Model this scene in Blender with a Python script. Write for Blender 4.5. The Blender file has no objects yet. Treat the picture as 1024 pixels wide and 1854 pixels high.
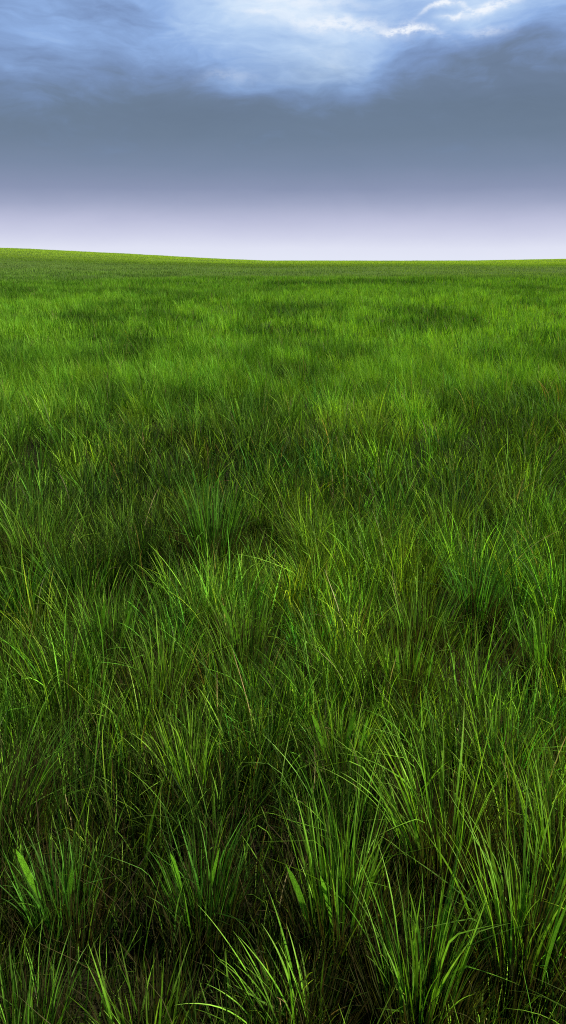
import bpy, math
import numpy as np

R = math.radians
RNG = np.random.default_rng(20240611)
SC = bpy.context.scene
COL = SC.collection


# ------------------------------------------------------------------ helpers
def s2l(c):
    """sRGB 0-255 triple -> linear"""
    o = []
    for v in c:
        v = v / 255.0
        o.append(v / 12.92 if v <= 0.04045 else ((v + 0.055) / 1.055) ** 2.4)
    return tuple(o)


def smooth(a, b, x):
    t = np.clip((x - a) / (b - a), 0, 1)
    return t * t * (3 - 2 * t)


_tabs = {}


def vnoise(x, y, seed):
    """smooth value noise 0..1"""
    if seed not in _tabs:
        _tabs[seed] = np.random.default_rng(seed).random((256, 256))
    t = _tabs[seed]
    xi = np.floor(x).astype(np.int64)
    yi = np.floor(y).astype(np.int64)
    fx = x - xi
    fy = y - yi
    fx = fx * fx * (3 - 2 * fx)
    fy = fy * fy * (3 - 2 * fy)
    a = t[xi & 255, yi & 255]
    b = t[(xi + 1) & 255, yi & 255]
    c = t[xi & 255, (yi + 1) & 255]
    d = t[(xi + 1) & 255, (yi + 1) & 255]
    return (a * (1 - fx) + b * fx) * (1 - fy) + (c * (1 - fx) + d * fx) * fy


def fbm(x, y, seed, oct=4):
    s = 0.0
    a = 0.5
    tot = 0.0
    for k in range(oct):
        s = s + a * vnoise(x * 2 ** k + 17.3 * k, y * 2 ** k - 9.1 * k, seed + k)
        tot += a
        a *= 0.5
    return s / tot


def height(x, y):
    """the lie of the land: a nearly flat meadow that swells to a low crest about 220 m off,
    higher towards the left"""
    x = np.asarray(x, float)
    y = np.asarray(y, float)
    rise = smooth(30, 225, y) * (1 - smooth(260, 520, y))
    side = np.interp(x, [-400, -200, -120, -79, -65, -44, -22, -5, 30, 60, 79, 120, 250],
                     [2.0, 4.6, 4.5, 3.45, 2.95, 1.95, 0.75, 0.1, 0.0, 0.1, 0.5, 1.0, 1.2])
    z = rise * (1.65 + side)
    far = smooth(6, 30, np.hypot(x, y)) * (1 - smooth(300, 600, np.hypot(x, y)))
    z = z + (fbm(x / 22 + 40, y / 15 + 40, 5, 2) - 0.5) * 0.7 * far * (1 - 0.6 * smooth(90, 180, y))
    z = z + (fbm(x / 3.1 + 90, y / 3.1 + 90, 9, 2) - 0.5) * 0.16
    return z


def tag(o, label=None, cat=None, group=None, kind=None):
    for k, v in (('label', label), ('category', cat), ('group', group), ('kind', kind)):
        if v:
            o[k] = v
    return o


# ------------------------------------------------------------------ blades
def blades(root, az, th0, bend, L, W, S, twist, colb, colm, colt, kink=None, wob=0.0, prof='blade', mt=.5):
    """ribbon blades. root (n,3); az lean direction; th0 angle from upright at the root; bend extra
    angle at the tip; returns verts, quads, colours"""
    n = len(L)
    t = np.linspace(0, 1, S + 1)
    th = th0[:, None] + bend[:, None] * t[None, :] ** 1.6
    if kink is not None:
        kt, ka = kink
        th = th + ka[:, None] * (t[None, :] > kt[:, None])
    thm = 0.5 * (th[:, 1:] + th[:, :-1])
    ds = L[:, None] / S
    h = np.concatenate([np.zeros((n, 1)), np.cumsum(np.sin(thm) * ds, 1)], 1)
    v = np.concatenate([np.zeros((n, 1)), np.cumsum(np.cos(thm) * ds, 1)], 1)
    ca, sa = np.cos(az)[:, None], np.sin(az)[:, None]
    ph = RNG.random(n)[:, None] * 6.28
    lat = wob * L[:, None] * np.sin(t[None, :] * (3.0 + 2 * RNG.random(n)[:, None]) + ph) * t[None, :]
    P = np.stack([root[:, 0:1] + h * ca - lat * sa, root[:, 1:2] + h * sa + lat * ca, root[:, 2:3] + v], 2)
    # side vector turns along the blade
    sid = (az + math.pi / 2)[:, None] + twist[:, None] * (0.4 + t[None, :])
    if prof == 'blade':
        w = (0.55 + 0.45 * np.sin(np.minimum(t * 2.2, 1.57))) * (1 - t ** 2.2) ** 0.9
    elif prof == 'far':
        w = (1 - t) ** 0.7
    else:  # lens shaped leaf on a thin stalk
        q = prof
        w = np.interp(t, [0, q, q + .12 * (1 - q), q + .35 * (1 - q), q + .62 * (1 - q), q + .85 * (1 - q), 1],
                      [.14, .14, .5, .95, 1, .7, .05])
    hw = (W[:, None] * 0.5) * np.maximum(w[None, :], 0.03)
    sv = np.stack([np.cos(sid) * hw, np.sin(sid) * hw, np.zeros_like(hw)], 2)
    V = np.stack([P - sv, P + sv], 2).reshape(n, (S + 1) * 2, 3)
    base = (np.arange(n) * (S + 1) * 2)[:, None]
    k = np.arange(S) * 2
    q = np.stack([base + k, base + k + 1, base + k + 3, base + k + 2], 2).reshape(-1, 4)
    tt = t[None, :, None]
    a = smooth(0.02, mt, tt)
    b = smooth(mt, 1.0, tt)
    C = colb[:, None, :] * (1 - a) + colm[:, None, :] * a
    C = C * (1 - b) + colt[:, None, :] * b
    C = np.repeat(C, 2, axis=1)
    return V.reshape(-1, 3), q, C.reshape(-1, 3)


def link_mesh(name, chunks, mat, parent=None, loc=(0, 0, 0), smooth_shade=True):
    V = np.concatenate([c[0] for c in chunks]) - np.array(loc)
    off = 0
    Q = []
    for c in chunks:
        Q.append(c[1] + off)
        off += len(c[0])
    Q = np.concatenate(Q).astype(np.int32)
    C = np.concatenate([c[2] for c in chunks])
    me = bpy.data.meshes.new(name)
    me.vertices.add(len(V))
    me.vertices.foreach_set('co', V.astype(np.float32).ravel())
    me.loops.add(Q.size)
    me.loops.foreach_set('vertex_index', Q.ravel())
    me.polygons.add(len(Q))
    me.polygons.foreach_set('loop_start', (np.arange(len(Q)) * 4).astype(np.int32))
    me.polygons.foreach_set('use_smooth', np.full(len(Q), smooth_shade))
    me.update(calc_edges=True)
    ca = me.color_attributes.new('tone', 'FLOAT_COLOR', 'POINT')
    C4 = np.concatenate([C, np.ones((len(C), 1))], 1).astype(np.float32)
    ca.data.foreach_set('color', C4.ravel())
    me.materials.append(mat)
    o = bpy.data.objects.new(name, me)
    COL.objects.link(o)
    if parent is not None:
        o.parent = parent
    else:
        o.location = loc
    return o


# ------------------------------------------------------------------ materials
def mat_blade(name, trans=0.40, rough=0.6, grain=False):
    m = bpy.data.materials.new(name)
    m.use_nodes = True
    nt = m.node_tree
    N, Lk = nt.nodes, nt.links
    N.clear()
    out = N.new('ShaderNodeOutputMaterial')
    at = N.new('ShaderNodeAttribute')
    at.attribute_name = 'tone'
    geo = N.new('ShaderNodeNewGeometry')
    ns = N.new('ShaderNodeTexNoise')
    ns.inputs['Scale'].default_value = 420 if grain else 60
    ns.inputs['Detail'].default_value = 2
    Lk.new(geo.outputs['Position'], ns.inputs['Vector'])
    mr = N.new('ShaderNodeMapRange')
    mr.inputs['From Min'].default_value = .3
    mr.inputs['From Max'].default_value = .7
    mr.inputs['To Min'].default_value = .45 if grain else .75
    mr.inputs['To Max'].default_value = 1.45 if grain else 1.25
    Lk.new(ns.outputs['Fac'], mr.inputs['Value'])
    mul = N.new('ShaderNodeVectorMath')
    mul.operation = 'SCALE'
    Lk.new(at.outputs['Color'], mul.inputs[0])
    Lk.new(mr.outputs[0], mul.inputs['Scale'])
    pb = N.new('ShaderNodeBsdfPrincipled')
    pb.inputs['Roughness'].default_value = rough
    pb.inputs['Specular IOR Level'].default_value = 0.10
    Lk.new(mul.outputs[0], pb.inputs['Base Color'])
    tr = N.new('ShaderNodeBsdfTranslucent')
    tint = N.new('ShaderNodeVectorMath')
    tint.operation = 'MULTIPLY'
    tint.inputs[1].default_value = (1.35, 1.3, 0.5)
    Lk.new(mul.outputs[0], tint.inputs[0])
    Lk.new(tint.outputs[0], tr.inputs['Color'])
    mx = N.new('ShaderNodeMixShader')
    mx.inputs[0].default_value = trans
    Lk.new(pb.outputs[0], mx.inputs[1])
    Lk.new(tr.outputs[0], mx.inputs[2])
    Lk.new(mx.outputs[0], out.inputs['Surface'])
    return m


def mat_ground():
    m = bpy.data.materials.new('soil_and_turf')
    m.use_nodes = True
    nt = m.node_tree
    N, Lk = nt.nodes, nt.links
    pb = N['Principled BSDF']
    pb.inputs['Roughness'].default_value = .95
    pb.inputs['Specular IOR Level'].default_value = .1
    geo = N.new('ShaderNodeNewGeometry')
    n1 = N.new('ShaderNodeTexNoise')
    n1.inputs['Scale'].default_value = 35
    n1.inputs['Detail'].default_value = 6
    Lk.new(geo.outputs['Position'], n1.inputs['Vector'])
    r1 = N.new('ShaderNodeValToRGB')
    r1.color_ramp.elements[0].position = .35
    r1.color_ramp.elements[0].color = (.008, .006, .003, 1)
    r1.color_ramp.elements[1].position = .7
    r1.color_ramp.elements[1].color = (.022, .020, .008, 1)
    Lk.new(n1.outputs['Fac'], r1.inputs[0])
    n2 = N.new('ShaderNodeTexNoise')
    n2.inputs['Scale'].default_value = .06
    n2.inputs['Detail'].default_value = 8
    Lk.new(geo.outputs['Position'], n2.inputs['Vector'])
    r2 = N.new('ShaderNodeValToRGB')
    r2.color_ramp.elements[0].position = .3
    r2.color_ramp.elements[0].color = (.045, .085, .012, 1)
    r2.color_ramp.elements[1].position = .7
    r2.color_ramp.elements[1].color = (.085, .14, .018, 1)
    Lk.new(n2.outputs['Fac'], r2.inputs[0])
    # turf closes over the soil with distance from the tussocky patch
    ln = N.new('ShaderNodeVectorMath')
    ln.operation = 'LENGTH'
    Lk.new(geo.outputs['Position'], ln.inputs[0])
    mr = N.new('ShaderNodeMapRange')
    mr.inputs['From Min'].default_value = 8
    mr.inputs['From Max'].default_value = 60
    Lk.new(ln.outputs['Value'], mr.inputs['Value'])
    mx = N.new('ShaderNodeMix')
    mx.data_type = 'RGBA'
    Lk.new(mr.outputs[0], mx.inputs['Factor'])
    Lk.new(r1.outputs[0], mx.inputs['A'])
    Lk.new(r2.outputs[0], mx.inputs['B'])
    Lk.new(mx.outputs['Result'], pb.inputs['Base Color'])
    bp = N.new('ShaderNodeBump')
    bp.inputs['Strength'].default_value = .7
    bp.inputs['Distance'].default_value = .02
    Lk.new(n1.outputs['Fac'], bp.inputs['Height'])
    Lk.new(bp.outputs[0], pb.inputs['Normal'])
    return m


# ------------------------------------------------------------------ world
SUN_EL, SUN_AZ = R(46), R(88)      # azimuth east of +Y (the view direction)


def build_world():
    w = bpy.data.worlds.new('World')
    SC.world = w
    w.use_nodes = True
    nt = w.node_tree
    N, Lk = nt.nodes, nt.links
    N.clear()

    def link(v, sock):
        if isinstance(v, (int, float)):
            sock.default_value = v
        elif isinstance(v, tuple):
            sock.default_value = v if len(sock.default_value) == len(v) else v + (1,)
        else:
            Lk.new(v, sock)

    def M(op, a, b=0.0, c=0.0, clamp=False):
        n = N.new('ShaderNodeMath')
        n.operation = op
        n.use_clamp = clamp
        for i, v in enumerate((a, b, c)):
            link(v, n.inputs[i])
        return n.outputs[0]

    def add(*a):
        r = a[0]
        for v in a[1:]:
            r = M('ADD', r, v)
        return r

    def mul(*a):
        r = a[0]
        for v in a[1:]:
            r = M('MULTIPLY', r, v)
        return r

    def sub(a, b):
        return M('SUBTRACT', a, b)

    def ss(lo, hi, v, to0=0.0, to1=1.0):
        n = N.new('ShaderNodeMapRange')
        n.interpolation_type = 'SMOOTHSTEP'
        link(v, n.inputs['Value'])
        n.inputs['From Min'].default_value = lo
        n.inputs['From Max'].default_value = hi
        n.inputs['To Min'].default_value = to0
        n.inputs['To Max'].default_value = to1
        return n.outputs[0]

    def vec(x, y, z=0.0):
        n = N.new('ShaderNodeCombineXYZ')
        for i, v in enumerate((x, y, z)):
            link(v, n.inputs[i])
        return n.outputs[0]

    def noise(v, scale, detail=5, rough=.55, dist=0.0):
        n = N.new('ShaderNodeTexNoise')
        link(v, n.inputs['Vector'])
        n.inputs['Scale'].default_value = scale
        n.inputs['Detail'].default_value = detail
        n.inputs['Roughness'].default_value = rough
        n.inputs['Distortion'].default_value = dist
        return n.outputs['Fac']

    def gauss(a, s):
        q = M('DIVIDE', a, s)
        return M('EXPONENT', mul(mul(q, q), -1.0))

    def ramp(v, stops):
        n = N.new('ShaderNodeValToRGB')
        link(v, n.inputs[0])
        cr = n.color_ramp
        cr.interpolation = 'EASE' if False else 'LINEAR'
        while len(cr.elements) < len(stops):
            cr.elements.new(0.5)
        for e, (p, c) in zip(cr.elements, stops):
            e.position = p
            e.color = s2l(c) + (1,)
        return n.outputs[0]

    def mixc(f, a, b, mode='MIX'):
        n = N.new('ShaderNodeMix')
        n.data_type = 'RGBA'
        n.blend_type = mode
        link(f, n.inputs['Factor'])
        for k, v in (('A', a), ('B', b)):
            link(v, n.inputs[k] if k != 'A' else n.inputs['A']) if False else None
        ia = [s for s in n.inputs if s.name == 'A' and s.type == 'RGBA'][0]
        ib = [s for s in n.inputs if s.name == 'B' and s.type == 'RGBA'][0]
        link(a, ia)
        link(b, ib)
        return [s for s in n.outputs if s.type == 'RGBA'][0]

    tc = N.new('ShaderNodeTexCoord')
    sep = N.new('ShaderNodeSeparateXYZ')
    Lk.new(tc.outputs['Generated'], sep.inputs[0])
    X, Y, Z = sep.outputs
    u = mul(M('ARCTAN2', X, Y), 57.29578)
    v = mul(M('ARCSINE', Z), 57.29578)

    # warped coordinates for soft billows
    wa = noise(vec(mul(u, .10), mul(v, .22), 3.1), 1.0, 3)
    wb = noise(vec(mul(u, .10), mul(v, .22), 8.7), 1.0, 3)
    uw = add(u, mul(sub(wa, .5), 7.0))
    vw = add(v, mul(sub(wb, .5), 3.6))
    big = noise(vec(mul(uw, .085), mul(vw, .20), 1.7), 1.0, 6, .5)
    mid = noise(vec(mul(uw, .22), mul(vw, .62), 5.2), 1.0, 7, .55)
    fine = noise(vec(mul(uw, .55), mul(vw, 2.2), 9.9), 1.0, 6, .6)

    # veil of haze near the horizon, by elevation
    low = ramp(M('DIVIDE', add(v, mul(sub(mid, .5), .5)), 16.0, clamp=True), [
        (0.0, (228, 232, 247)), (.055, (224, 227, 244)), (.11, (206, 209, 232)), (.17, (187, 191, 218)),
        (.235, (159, 167, 196)), (.29, (139, 150, 180)), (.38, (122, 138, 165)), (.49, (111, 129, 152)),
        (.60, (108, 127, 150)), (.76, (118, 140, 174)), (1.0, (138, 166, 210))])
    # cloud deck brightness
    b = mul(ss(7.0, 15.5, v), .22)
    b = add(b, mul(sub(big, .5), .42), mul(sub(mid, .5), .42), mul(sub(fine, .5), .20))
    gl = add(mul(gauss(sub(uw, -.5), 6.5), gauss(sub(vw, 15.2), 2.6), .43),
             mul(gauss(sub(uw, 2.2), 3.6), gauss(sub(vw, 11.8), 1.9), .34),
             mul(gauss(add(uw, 3.8), 2.6), gauss(sub(vw, 10.8), .8), .15),
             mul(gauss(add(uw, 14.0), 7.5), gauss(sub(vw, 12.2), 3.9), .12),
             mul(gauss(sub(uw, 12.5), 6.0), gauss(sub(vw, 15.4), 2.3), .36))
    dk = add(mul(gauss(sub(uw, 14.0), 6.5), gauss(sub(vw, 10.6), 2.4), .08),
             mul(gauss(add(uw, 4.8), 4.5), gauss(sub(vw, 9.2), 1.2), .12),
             mul(gauss(add(uw, 9.5), 3.0), gauss(sub(vw, 14.8), .7), .14))
    b = sub(add(b, gl, .04), dk)
    deck = ramp(add(b, .08), [
        (0.0, (98, 114, 136)), (.16, (108, 126, 152)), (.30, (124, 150, 194)), (.46, (145, 177, 226)),
        (.66, (180, 207, 242)), (.84, (214, 232, 252)), (1.0, (240, 247, 255))])
    col = mixc(ss(6.0, 14.0, add(v, mul(sub(mid, .5), 5.0))), low, deck)

    # bright torn edges where the sun comes through, upper right
    wob = mul(sub(noise(vec(mul(u, .55), mul(v, .55), 4.4), 1.0, 4, .6), .5), 2.2)
    fr = noise(vec(mul(u, 1.3), mul(v, 3.0), 2.2), 1.0, 6, .65)

    def streak(u0, v0, slope, curve, su, sv, k):
        du = sub(u, u0)
        line = add(v0, mul(du, slope), mul(mul(du, du), curve), mul(wob, .5))
        d = sub(v, line)
        return mul(gauss(d, sv * 1.35), gauss(du, su), k, ss(.22, .62, fr))

    white = streak(3.4, 14.1, -.10, .0, 3.4, .34, 1.0)
    for a in ((8.1, 13.85, -.02, -.10, 1.6, .13, 1.4), (10.1, 15.0, .05, -.20, 1.3, .12, 1.4),
              (13.0, 14.75, .26, .0, 1.6, .20, 1.3), (12.8, 13.45, .0, .0, 1.2, .16, .5),
              (10.8, 14.35, .12, .05, .9, .10, .9), (1.0, 15.3, -.04, .0, 4.0, .20, .6),
              (-1.5, 14.8, -.02, .0, 1.2, .10, .6), (-3.4, 11.3, .03, -.05, 1.6, .22, .22)):
        white = add(white, streak(*a))
    col = mixc(M('MINIMUM', mul(white, .85), .92), col, s2l((243, 248, 255)) + (1,))

    # above the picture the deck goes on, thinning to some open blue overhead
    sky = N.new('ShaderNodeTexSky')
    sky.sky_type = 'NISHITA'
    sky.sun_disc = False
    sky.sun_elevation = SUN_EL
    sky.sun_rotation = SUN_AZ
    bg1 = N.new('ShaderNodeBackground')
    Lk.new(sky.outputs[0], bg1.inputs['Color'])
    bg1.inputs['Strength'].default_value = .10
    bg2 = N.new('ShaderNodeBackground')
    Lk.new(col, bg2.inputs['Color'])
    Lk.new(ss(16, 34, v, .732, .36), bg2.inputs['Strength'])   # unseen sky overhead dimmed to cut ambient fill on the grass
    gap = mul(ss(22, 50, v), ss(.45, .62, big))
    mx = N.new('ShaderNodeMixShader')
    Lk.new(gap, mx.inputs[0])
    Lk.new(bg2.outputs[0], mx.inputs[1])
    Lk.new(bg1.outputs[0], mx.inputs[2])
    out = N.new('ShaderNodeOutputWorld')
    Lk.new(mx.outputs[0], out.inputs['Surface'])
    w.cycles.sampling_method = 'MANUAL'
    w.cycles.sample_map_resolution = 512


build_world()
sun = bpy.data.lights.new('sun', 'SUN')
sun.energy = 5.0
sun.angle = R(1.0)
sun.color = (1.0, .95, .84)
so = bpy.data.objects.new('sun', sun)
so.rotation_euler = (R(90) - SUN_EL, 0, math.pi - SUN_AZ)   # light comes down from ahead
COL.objects.link(so)

# ------------------------------------------------------------------ ground
gm = mat_ground()
rad = np.concatenate([[0.0], np.geomspace(.25, 6, 40), np.geomspace(6.3, 700, 150)[1:], [1000, 1600, 2600, 4200, 6500]])
nth = 360
TH = np.linspace(0, 2 * math.pi, nth, endpoint=False)
gx = rad[1:, None] * np.cos(TH)[None]
gy = rad[1:, None] * np.sin(TH)[None]
gz = height(gx, gy)
gv = np.concatenate([[[0, 0, float(height(0, 0))]], np.stack([gx, gy, gz], 2).reshape(-1, 3)])
faces = [(0, 1 + j, 1 + (j + 1) % nth) for j in range(nth)]
for i in range(len(rad) - 2):
    for j in range(nth):
        a = 1 + i * nth
        faces.append((a + j, a + nth + j, a + nth + (j + 1) % nth, a + (j + 1) % nth))
gme = bpy.data.meshes.new('ground')
gme.from_pydata(gv.tolist(), [], faces)
gme.polygons.foreach_set('use_smooth', [True] * len(faces))
gme.materials.append(gm)
ground = bpy.data.objects.new('ground', gme)
COL.objects.link(ground)
tag(ground, kind='structure')

# ------------------------------------------------------------------ grass tones
G_DARK = np.array([.020, .064, .005])
G_MID = np.array([.054, .162, .008])
G_LITE = np.array([.140, .325, .018])
G_YEL = np.array([.250, .420, .060])
G_STRAW = np.array([.23, .20, .08])
BROWN = np.array([.040, .026, .010])


# sun patches (+) and cloud shade (-), put into the grass colour: x, y, radii, strength
LIGHT_PATCHES = [(-8, 25, 2.0, 4, .34), (-6.4, 24, 1.0, 2, .2), (-1.1, 15, 1.0, 1.6, .26), (2.8, 15, 1.2, 1.8, .26), (-4.2, 16, 1.2, 1.6, .2),
        (-1.45, 5.6, .35, .6, .3), (.5, 5.6, .45, .45, .28), (-.5, 8.2, .7, .9, -.25), (2.1, 8.4, .7, .8, -.25),
        (-.5, 15.8, .9, 1.0, -.2), (-2.3, 7.4, .6, .7, -.18), (1.0, 9.8, .8, .9, .2), (-1.4, 11.5, .9, 1.0, .18),
        (3.5, 10.5, .9, 1.2, .15), (1.3, 6.6, .4, .5, -.2), (-3.6, 11, .8, 1.2, -.15), (5.5, 27, 2.5, 4, .22), (1.0, 30, 2.5, 4, .18), (-7, 21, 2.4, 3, .12)]


def patch(x, y):
    """how pale the sward is, 0..1: natural tone plus painted sun and shade"""
    p = fbm(x / 1.1 + 60, y / 1.5 + 60, 31, 2)
    d = np.hypot(x, y)
    q = fbm(x / 2.6 + 11, y / 4.5 + 11, 47, 3)
    r = fbm(x / 45 + 21, y / 26 + 21, 71, 3)
    p = p * (1 - .75 * smooth(12, 34, d)) + q * .75 * smooth(12, 34, d)
    w_ = smooth(9, 16, d) * (1 - smooth(34, 50, d))
    p = p + (fbm(x / 2.2 + 160, y / 3.2 + 160, 131, 2) - .5) * .5 * w_
    p = p * (1 - .6 * smooth(50, 110, d)) + r * .6 * smooth(50, 110, d)
    for (px_, py_, rx_, ry_, k_) in LIGHT_PATCHES:
        p = p + k_ * np.exp(-((x - px_) / rx_) ** 2 - ((y - py_) / ry_) ** 2)
    return np.clip((p - .5) * 3.4 + .5, -.15, 1.1)


def tones(x, y, n, dead=.03):
    p = patch(x, y)
    d = np.hypot(x, y)
    k = np.clip(p * .85 - .08 + RNG.normal(0, .20, n) * (1 - .5 * smooth(30, 60, d)) + .30 * smooth(4.2, 8.5, d) + .10 * smooth(9, 16, d) - .22 * smooth(28, 46, d), 0, 1.25)[:, None]  # light and dim bands across the field, put into the colour by distance
    m = np.where(k < .5, G_DARK + (G_MID - G_DARK) * k * 2, G_MID + (G_LITE - G_MID) * (k - .5) * 2)
    tp = m + (G_LITE * 1.35 - m) * (.40 + .35 * RNG.random((n, 1)))
    yel = (RNG.random(n) < .16)[:, None]
    tp = np.where(yel, tp * .45 + G_YEL * .55, tp)
    st = (RNG.random(n) < dead)[:, None]
    m = np.where(st, m * .4 + G_STRAW * .6, m)
    tp = np.where(st, G_STRAW * 1.1, tp)
    near = (1 - smooth(5.0, 11, d))[:, None]  # foreground shade painted into near blades, a random few kept bright
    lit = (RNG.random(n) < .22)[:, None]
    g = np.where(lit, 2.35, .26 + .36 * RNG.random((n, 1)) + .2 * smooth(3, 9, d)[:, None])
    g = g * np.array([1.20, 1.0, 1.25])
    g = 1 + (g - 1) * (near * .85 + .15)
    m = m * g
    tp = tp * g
    grey = (smooth(46, 100, y) * (1 - smooth(105, 140, y)))[:, None] * .6  # hint of distance haze, painted into the grass colour
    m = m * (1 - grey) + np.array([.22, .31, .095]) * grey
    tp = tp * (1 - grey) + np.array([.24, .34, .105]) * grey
    far = smooth(104, 178, y)[:, None]  # yellow-green crest grass, its colour brightened to paint a sunlit rim
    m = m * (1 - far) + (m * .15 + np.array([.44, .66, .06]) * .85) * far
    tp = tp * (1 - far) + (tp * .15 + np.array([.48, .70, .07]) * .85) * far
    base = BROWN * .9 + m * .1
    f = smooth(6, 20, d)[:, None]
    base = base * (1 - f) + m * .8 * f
    return base, m, tp


def wedge(n, d0, d1, half=R(24), margin=2.0, power=1.0):
    """points in the field ahead, between two distances; density per area ~ d^(power-2)..."""
    uu = RNG.random(n)
    if abs(power) < 1e-6:
        d = d0 * (d1 / d0) ** uu
    else:
        d = (d0 ** power + uu * (d1 ** power - d0 ** power)) ** (1 / power)
    a = (RNG.random(n) * 2 - 1)
    x = a * (d * math.tan(half) + margin)
    return x, d


BL = mat_blade('grass_blade')
BROAD = mat_blade('broad_leaf', trans=.40, rough=.5, grain=True)

chunks = []
TUS = [
    # x, y, blades, length, width, spread, lean azimuth (deg), lean, brightness, hue, broad leaves (dx, dy, height, length, lean)
    (.50, 1.30, 90, .62, .0090, .42, 95, .22, 1.15, 0, [(.00, -.06, .24, .23, .02), (.06, -.08, .19, .22, .08)],
     'tall tussock with two broad spear shaped leaves at the lower right corner'),
    (.12, 1.38, 75, .60, .0085, .22, 80, .06, 1.35, 0, [(-.045, -.01, .25, .17, -.08), (-.005, -.02, .24, .14, -.02)],
     'tussock of very straight upright pale green blades at the bottom centre'),
    (.17, 1.98, 95, .40, .0075, .42, 90, .05, 1.1, .1, [(-.04, -.02, .30, .13, -.03), (0, -.03, .31, .14, 0), (.035, -.02, .29, .13, .04), (.07, 0, .28, .12, .08)],
     'tussock with four bright stubby leaves over a dark brown root'),
    (.42, 2.36, 90, .38, .0070, .35, 90, .05, .95, .1, [(-.03, 0, .28, .12, -.02), (.0, -.02, .30, .13, .0), (.045, -.01, .29, .12, .04)],
     'tussock with three bright stubby leaves behind and right of the four leaved one'),
    (-.18, 1.42, 110, .42, .0065, .40, 100, .08, .8, -.25, [(-.03, .02, .28, .11, -.02), (.01, .02, .27, .12, .02)],
     'deep green tussock with two broad leaves above a dark root, left of bottom centre'),
    (-.50, 1.42, 100, .40, .0065, .38, 95, .1, .85, -.25, [(-.02, .02, .28, .12, -.04), (.02, .02, .27, .10, .03)],
     'deep green tussock with two broad leaves near the lower left corner'),
    (-.65, 2.70, 90, .40, .0075, .35, 90, .05, .9, -.1, [(-.02, -.02, .30, .14, .0), (.05, -.01, .30, .12, .03)],
     'dark rooted tussock with a pair of bright leaves at middle left'),
    (-.72, 1.72, 70, .62, .0060, .75, 40, .35, 1.1, -.1, [], 'arching tussock whose long blades bow over at the left edge'),
    (-.15, 2.62, 80, .40, .0070, .42, 90, .05, 1.0, 0, [(0, -.02, .30, .17, -.06)],
     'tussock with one single bright broad leaf near the middle of the field'),
    (-.33, 3.45, 150, .66, .0090, .48, 90, .06, .8, -.2, [], 'large dark green tussock fanning out tall left of the middle'),
    (.88, 3.90, 120, .50, .0075, .70, 60, .10, 1.05, .1, [], 'wide tussock with pale tips drooping to both sides at middle right'),
    (-.27, 1.88, 85, .46, .0085, .40, 110, .14, 1.3, .1, [], 'pale tussock of thick blades fanning up and left, below the middle'),
    (.80, 2.98, 120, .44, .0070, .50, 90, .05, .9, -.35, [], 'vivid green tussock between the middle and the right edge'),
    (-.27, 1.13, 40, .34, .0095, .38, 90, .05, 1.3, .05, [], 'short tussock of stout pale blades cut by the bottom edge, left of centre'),
    (.02, 1.16, 26, .40, .0105, .35, 140, .42, 1.5, .0, [], 'sparse tussock of thick pale blades leaning left at the bottom edge'),
    (.93, 2.47, 90, .44, .0075, .30, 90, .05, .95, -.15, [(-.05, 0, .28, .14, -.04), (.02, 0, .29, .14, .02)],
     'dark rooted tussock with a pair of bright leaves at the right edge'),
    (.38, 1.58, 60, .62, .0090, .50, 130, .28, 1.45, .05, [], 'tussock of long pale blades sweeping up to the left, right of bottom centre'),
    (.27, 1.20, 80, .52, .0085, .40, 90, .06, 1.2, -.05, [(.02, -.01, .16, .17, .05)],
     'upright tussock with one broad leaf, cut by the bottom edge right of centre'),
    (.66, 1.52, 90, .60, .0085, .35, 100, .12, 1.15, .05, [], 'tall tussock of lean blades at the right edge above the spear leaved one'),
    (-.50, 1.10, 60, .42, .0075, .40, 80, .10, 1.1, -.1, [], 'low green tussock cut by the lower left corner of the field'),
    (-.40, 2.32, 90, .42, .0070, .40, 90, .08, 1.0, .05, [], 'mid sized olive tussock behind the pale fanning one'),
    (.52, 2.72, 90, .42, .0070, .42, 90, .05, 1.0, 0, [], 'upright tussock behind the three leaved one'),
    (-.95, 2.45, 90, .42, .0070, .45, 80, .08, .95, 0, [], 'green tussock behind the arching one at the left edge'),
    (.63, 1.95, 95, .48, .0070, .42, 80, .1, 1.1, .05, [], 'dense olive tussock behind the spear leaved one'),
    (-1.18, 3.55, 100, .55, .0075, .65, 60, .15, 1.1, 0, [], 'loose tussock of crossing pale blades at the left edge'),
]
TPOS = [(t[0], t[1]) for t in TUS]


def crowd(x, y):
    """1 away from the big tussocks, small right beside one"""
    f = np.ones(len(x))
    for (px_, py_) in TPOS:
        # tussocks shade and starve what grows close by
        f = np.minimum(f, .60 + .40 * smooth(.08, .28, np.hypot(x - px_, (y - py_))))
    return f




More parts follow.
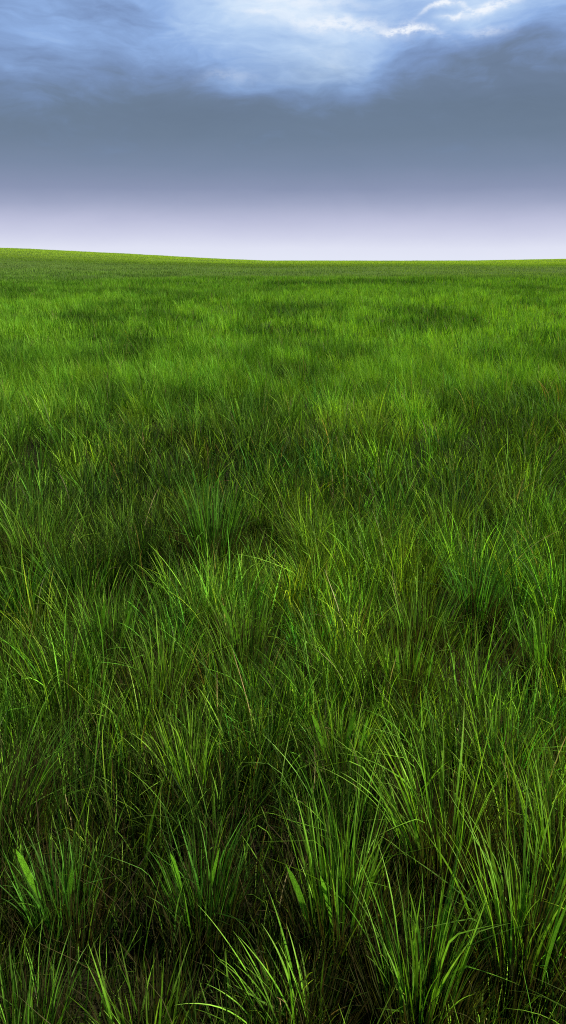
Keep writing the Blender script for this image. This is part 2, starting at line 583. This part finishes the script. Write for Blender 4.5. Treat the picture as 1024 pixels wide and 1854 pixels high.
def tufts(cx, cy, cr, per, Lm, Wm, S, spread, wob, kinkp=0.0, lean=0.3):
    """blades growing out of tuft centres"""
    nc = len(cx)
    n = nc * per
    ci = np.repeat(np.arange(nc), per)
    ta = RNG.random(n) * 2 * math.pi
    rr = np.sqrt(RNG.random(n)) * cr[ci]
    x = cx[ci] + np.cos(ta) * rr
    y = cy[ci] + np.sin(ta) * rr
    z = height(x, y) - .01
    # outward fan plus a common lean of the tuft
    la = RNG.random(nc) * 2 * math.pi
    ll = np.abs(RNG.normal(0, lean, nc))
    f = rr / cr[ci]
    dx = np.cos(ta) * f * spread + np.cos(la)[ci] * ll[ci] + RNG.normal(0, .13, n)
    dy = np.sin(ta) * f * spread + np.sin(la)[ci] * ll[ci] + RNG.normal(0, .13, n)
    az = np.arctan2(dy, dx)
    mag = np.hypot(dx, dy)
    hl = (.65 + .7 * RNG.random(nc))[ci]
    L = Lm * hl * (.45 + .75 * RNG.random(n)) * crowd(x, y)
    W = Wm * (.5 + RNG.random(n) ** 2 * 1.3)
    th0 = mag * .34 + .02
    bend = mag * (.5 + 1.2 * RNG.random(n)) + np.abs(RNG.normal(0, .24, n))
    kk = None
    if kinkp > 0:
        kt = .45 + .45 * RNG.random(n)
        ka = np.where(RNG.random(n) < kinkp, RNG.uniform(.5, 1.5, n), 0)
        kk = (kt, ka)
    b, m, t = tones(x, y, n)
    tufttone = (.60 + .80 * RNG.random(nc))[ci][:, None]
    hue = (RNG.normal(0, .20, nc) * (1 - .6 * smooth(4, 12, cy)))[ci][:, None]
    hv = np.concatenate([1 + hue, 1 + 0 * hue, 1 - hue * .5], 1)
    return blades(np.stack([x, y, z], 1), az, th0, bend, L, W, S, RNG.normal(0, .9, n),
                  b * tufttone, m * tufttone * hv, t * tufttone * hv, kk, wob)


def single(n, d0, d1, Lm, Wm, S, power, margin, lean, wob=0.0, prof='blade', half=R(24)):
    x, y = wedge(n, d0, d1, half, margin, power)
    z = height(x, y) - .01
    # neighbouring blades share a lean
    fa = fbm(x / 1.3, y / 1.3, 88, 2) * 12.0
    az = fa + RNG.normal(0, .9, n)
    hh = .6 + .8 * fbm(x / 1.7 + 5, y / 1.7, 93, 2)
    L = Lm * hh * (.5 + .7 * RNG.random(n)) * crowd(x, y)
    if not np.isscalar(Wm):
        W = Wm * (.5 + RNG.random(n))
    else:
        W = Wm * (.5 + RNG.random(n) ** 2 * 1.2)
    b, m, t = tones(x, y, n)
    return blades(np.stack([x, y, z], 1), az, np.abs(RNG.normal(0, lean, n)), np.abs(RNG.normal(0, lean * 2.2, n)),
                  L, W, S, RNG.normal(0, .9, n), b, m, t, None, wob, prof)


# near sward: tufts and loose blades
def grid_pts(n, d0, d1, margin, power, half=R(24)):
    return wedge(n, d0, d1, half, margin, power)


# 0.3 - 4 m
cx, cy = grid_pts(560, .55, 4.2, 1.0, 1.6)
chunks.append(tufts(cx, cy, RNG.uniform(.05, .11, len(cx)), 125, .35, .0034, 10, .40, .03, .08, .13))
chunks.append(single(46000, .2, 4.5,   .20, .0028, 5, 1.7, 1.0, .28, .05))
chunks.append(single(9000, .6, 5.5, .30, .0034, 9, 1.5, 1.2, .34, .07))
chunks.append(single(3000, .6, 4.5, .36, .0050, 9, 1.7, 1.0, .18, .04))
# 4 - 12 m
cx, cy = grid_pts(2300, 4.0, 13, 1.5, 1.7)
chunks.append(tufts(cx, cy, RNG.uniform(.05, .14, len(cx)), 48, .34, .0054, 6, .42, .03, .06, .14))
chunks.append(single(60000, 4.2, 13, .20, .0055, 4, 1.6, 1.5, .26, .02))
# 12 - 45 m
x_, y_ = wedge(6500, 12, 45, R(24), 2, 1.2)
chunks.append(tufts(x_, y_, RNG.uniform(.08, .22, len(x_)), 26, .30, .012, 3, .32, 0, 0, .10))
chunks.append(single(150000, 12, 48, .21, .014, 3, 1.1, 2, .18))
chunks.append(single(3000, .75, 1.9, .36, .0042, 10, 1.7, .5, .20, .04))
# brown and olive dead stems among the near tufts
nn = 15000
x_, y_ = wedge(nn, .7, 4.0, R(24), 1.0, 1.6)
kd_ = RNG.random((nn, 1)) ** 1.6
dc_ = BROWN * (1 - kd_) * 1.3 + kd_ * np.array([.085, .085, .025])
chunks.append(blades(np.stack([x_, y_, height(x_, y_) - .01], 1), RNG.random(nn) * 6.28, np.abs(RNG.normal(0, .30, nn)),
                     np.abs(RNG.normal(0, .6, nn)), .10 + .22 * RNG.random(nn), .0014 + .0016 * RNG.random(nn), 5,
                     RNG.normal(0, .8, nn), dc_ * .8, dc_, dc_ * 1.4, None, .06))
grass = link_mesh('grass', chunks, BL)
tag(grass, 'dense green meadow grass of fine arching blades covering the ground', 'grass', kind='stuff')

# ------------------------------------------------------------------ the big tussocks near the camera
for (tx, ty, nb, TL, TW, spr, laz, lean, bri, hue, leaves, lab) in TUS:
    nb = int(nb * 1.45)
    if ty < 2.2:
        TL *= .80
    TW *= .68
    spr *= .85
    base_z = float(height(tx, ty)) - .01
    rr = np.sqrt(RNG.random(nb)) * .06
    ta = RNG.random(nb) * 6.283
    bx, by = tx + rr * np.cos(ta), ty + rr * np.sin(ta)
    dx = np.cos(ta) * rr / .06 * spr + math.cos(R(laz)) * lean * 1.4 + RNG.normal(0, .10, nb)
    dy = (np.sin(ta) * rr / .06 * spr) * .8 + math.sin(R(laz)) * lean * .4 + RNG.normal(0, .10, nb)
    mag = np.hypot(dx, dy)
    L = TL * (.55 + .5 * RNG.random(nb))
    W = TW * (.45 + 1.0 * RNG.random(nb) ** 2)
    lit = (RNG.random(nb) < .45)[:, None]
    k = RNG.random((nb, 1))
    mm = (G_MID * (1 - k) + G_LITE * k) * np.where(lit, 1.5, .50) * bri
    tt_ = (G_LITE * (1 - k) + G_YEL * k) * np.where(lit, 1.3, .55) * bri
    hv = np.array([1 + hue, 1 + min(0, hue) * .1, 1 - hue * .5])
    bb = np.repeat(BROWN[None], nb, 0) * (.7 + .5 * RNG.random((nb, 1)))
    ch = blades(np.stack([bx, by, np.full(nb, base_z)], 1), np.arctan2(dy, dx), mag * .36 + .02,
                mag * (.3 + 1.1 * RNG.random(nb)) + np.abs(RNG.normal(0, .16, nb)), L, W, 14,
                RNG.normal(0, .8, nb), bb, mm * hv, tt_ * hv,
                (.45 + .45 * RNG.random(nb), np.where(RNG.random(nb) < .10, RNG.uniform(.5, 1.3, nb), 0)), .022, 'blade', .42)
    # fine dead stems round the root
    nd = 420
    r2 = np.sqrt(RNG.random(nd)) * .085
    t2 = RNG.random(nd) * 6.283
    kd = RNG.random((nd, 1))
    dc = BROWN * (1 - kd) * .9 + kd * np.array([.045, .06, .014])
    dd = blades(np.stack([tx + r2 * np.cos(t2), ty + r2 * np.sin(t2), np.full(nd, base_z)], 1), t2, r2 * 3.2,
                r2 * 4 * RNG.random(nd), TL * (.35 + .4 * RNG.random(nd)), .0032 * (.6 + RNG.random(nd)), 6,
                RNG.normal(0, .8, nd), dc * .7, dc, dc * 1.5, None, .02)
    tus = link_mesh('grass_tussock', [ch, dd], BL, None, (tx, ty, base_z))
    tag(tus, lab, 'grass tussock', 'large grass tussocks standing out of the meadow')
    for (lx, ly, lh, ll_, lt) in leaves:
        # a broad leaf on a thin stalk rising out of the root
        st_ = lh * RNG.uniform(.55, .75)
        Ltot = st_ + ll_
        one = np.ones(1)
        lc = np.array([[.14, .36, .016]]) * (.75 + .5 * RNG.random())
        c = blades(np.array([[lx, ly - .05, -.005]]), np.array([0.0 if lt >= 0 else math.pi]), one * abs(lt),
                   one * RNG.uniform(.08, .4), one * Ltot, one * (.007 + (.075 if ll_ > .2 else .045) * ll_) * RNG.uniform(.8, 1.15), 24, one * RNG.normal(.6, .3), BROWN[None], lc, lc * 1.15,
                   None, .012, st_ / Ltot, min(.6, st_ / Ltot + .05))
        # the leaf faces the open side of the tussock
        V = c[0]
        mid_ = .5 * (V[0::2] + V[1::2])
        hw_ = np.linalg.norm(V[1::2] - V[0::2], axis=1) * .5
        fa = R(RNG.uniform(18, 48))
        fold = np.array([math.cos(fa), math.sin(fa), 0])
        V = np.stack([mid_ - fold * hw_[:, None], mid_ + fold * hw_[:, None]], 1).reshape(-1, 3)
        lf = link_mesh('broad_leaf', [(V, c[1], c[2])], BROAD, tus)

# 45 - 300 m
fc = []
n = 420000
x_, y_ = wedge(n, 44, 300, R(25), 4, .75)
d_ = y_
W_ = .02 + d_ * .00035
z_ = height(x_, y_) - .01
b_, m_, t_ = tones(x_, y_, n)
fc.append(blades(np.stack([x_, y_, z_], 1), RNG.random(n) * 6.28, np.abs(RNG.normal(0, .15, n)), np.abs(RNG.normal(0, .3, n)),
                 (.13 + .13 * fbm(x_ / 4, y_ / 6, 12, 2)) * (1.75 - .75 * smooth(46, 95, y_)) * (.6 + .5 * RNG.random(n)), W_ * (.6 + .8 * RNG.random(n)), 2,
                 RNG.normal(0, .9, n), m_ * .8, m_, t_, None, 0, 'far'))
fgr = link_mesh('far_grass', fc, BL)
tag(fgr, 'far meadow grass fading to a smooth sward up to the horizon', 'grass', kind='stuff')

# ------------------------------------------------------------------ camera
cam = bpy.data.cameras.new('camera')
co = bpy.data.objects.new('camera', cam)
COL.objects.link(co)
SC.camera = co
FPX = 1427.0
cam.sensor_fit = 'VERTICAL'
cam.sensor_height = 24
cam.lens = FPX / 1854 * 24
cam.clip_start = .02
cam.clip_end = 20000
EYE = float(height(0, 0)) + 1.5
co.location = (0, 0, EYE)
co.rotation_euler = (R(90 - 17.6), 0, 0)

vs = SC.view_settings
vs.view_transform = 'Standard'
vs.look = 'None'
vs.gamma = 1
vs.exposure = 0.45
SC.cycles.use_denoising = False
SC.cycles.pixel_filter_type = 'BLACKMAN_HARRIS'
SC.cycles.filter_width = 1.1
SC.cycles.max_bounces = 6
SC.cycles.diffuse_bounces = 3
SC.cycles.transmission_bounces = 4
SC.cycles.glossy_bounces = 2
SC.cycles.caustics_reflective = False
SC.cycles.caustics_refractive = False
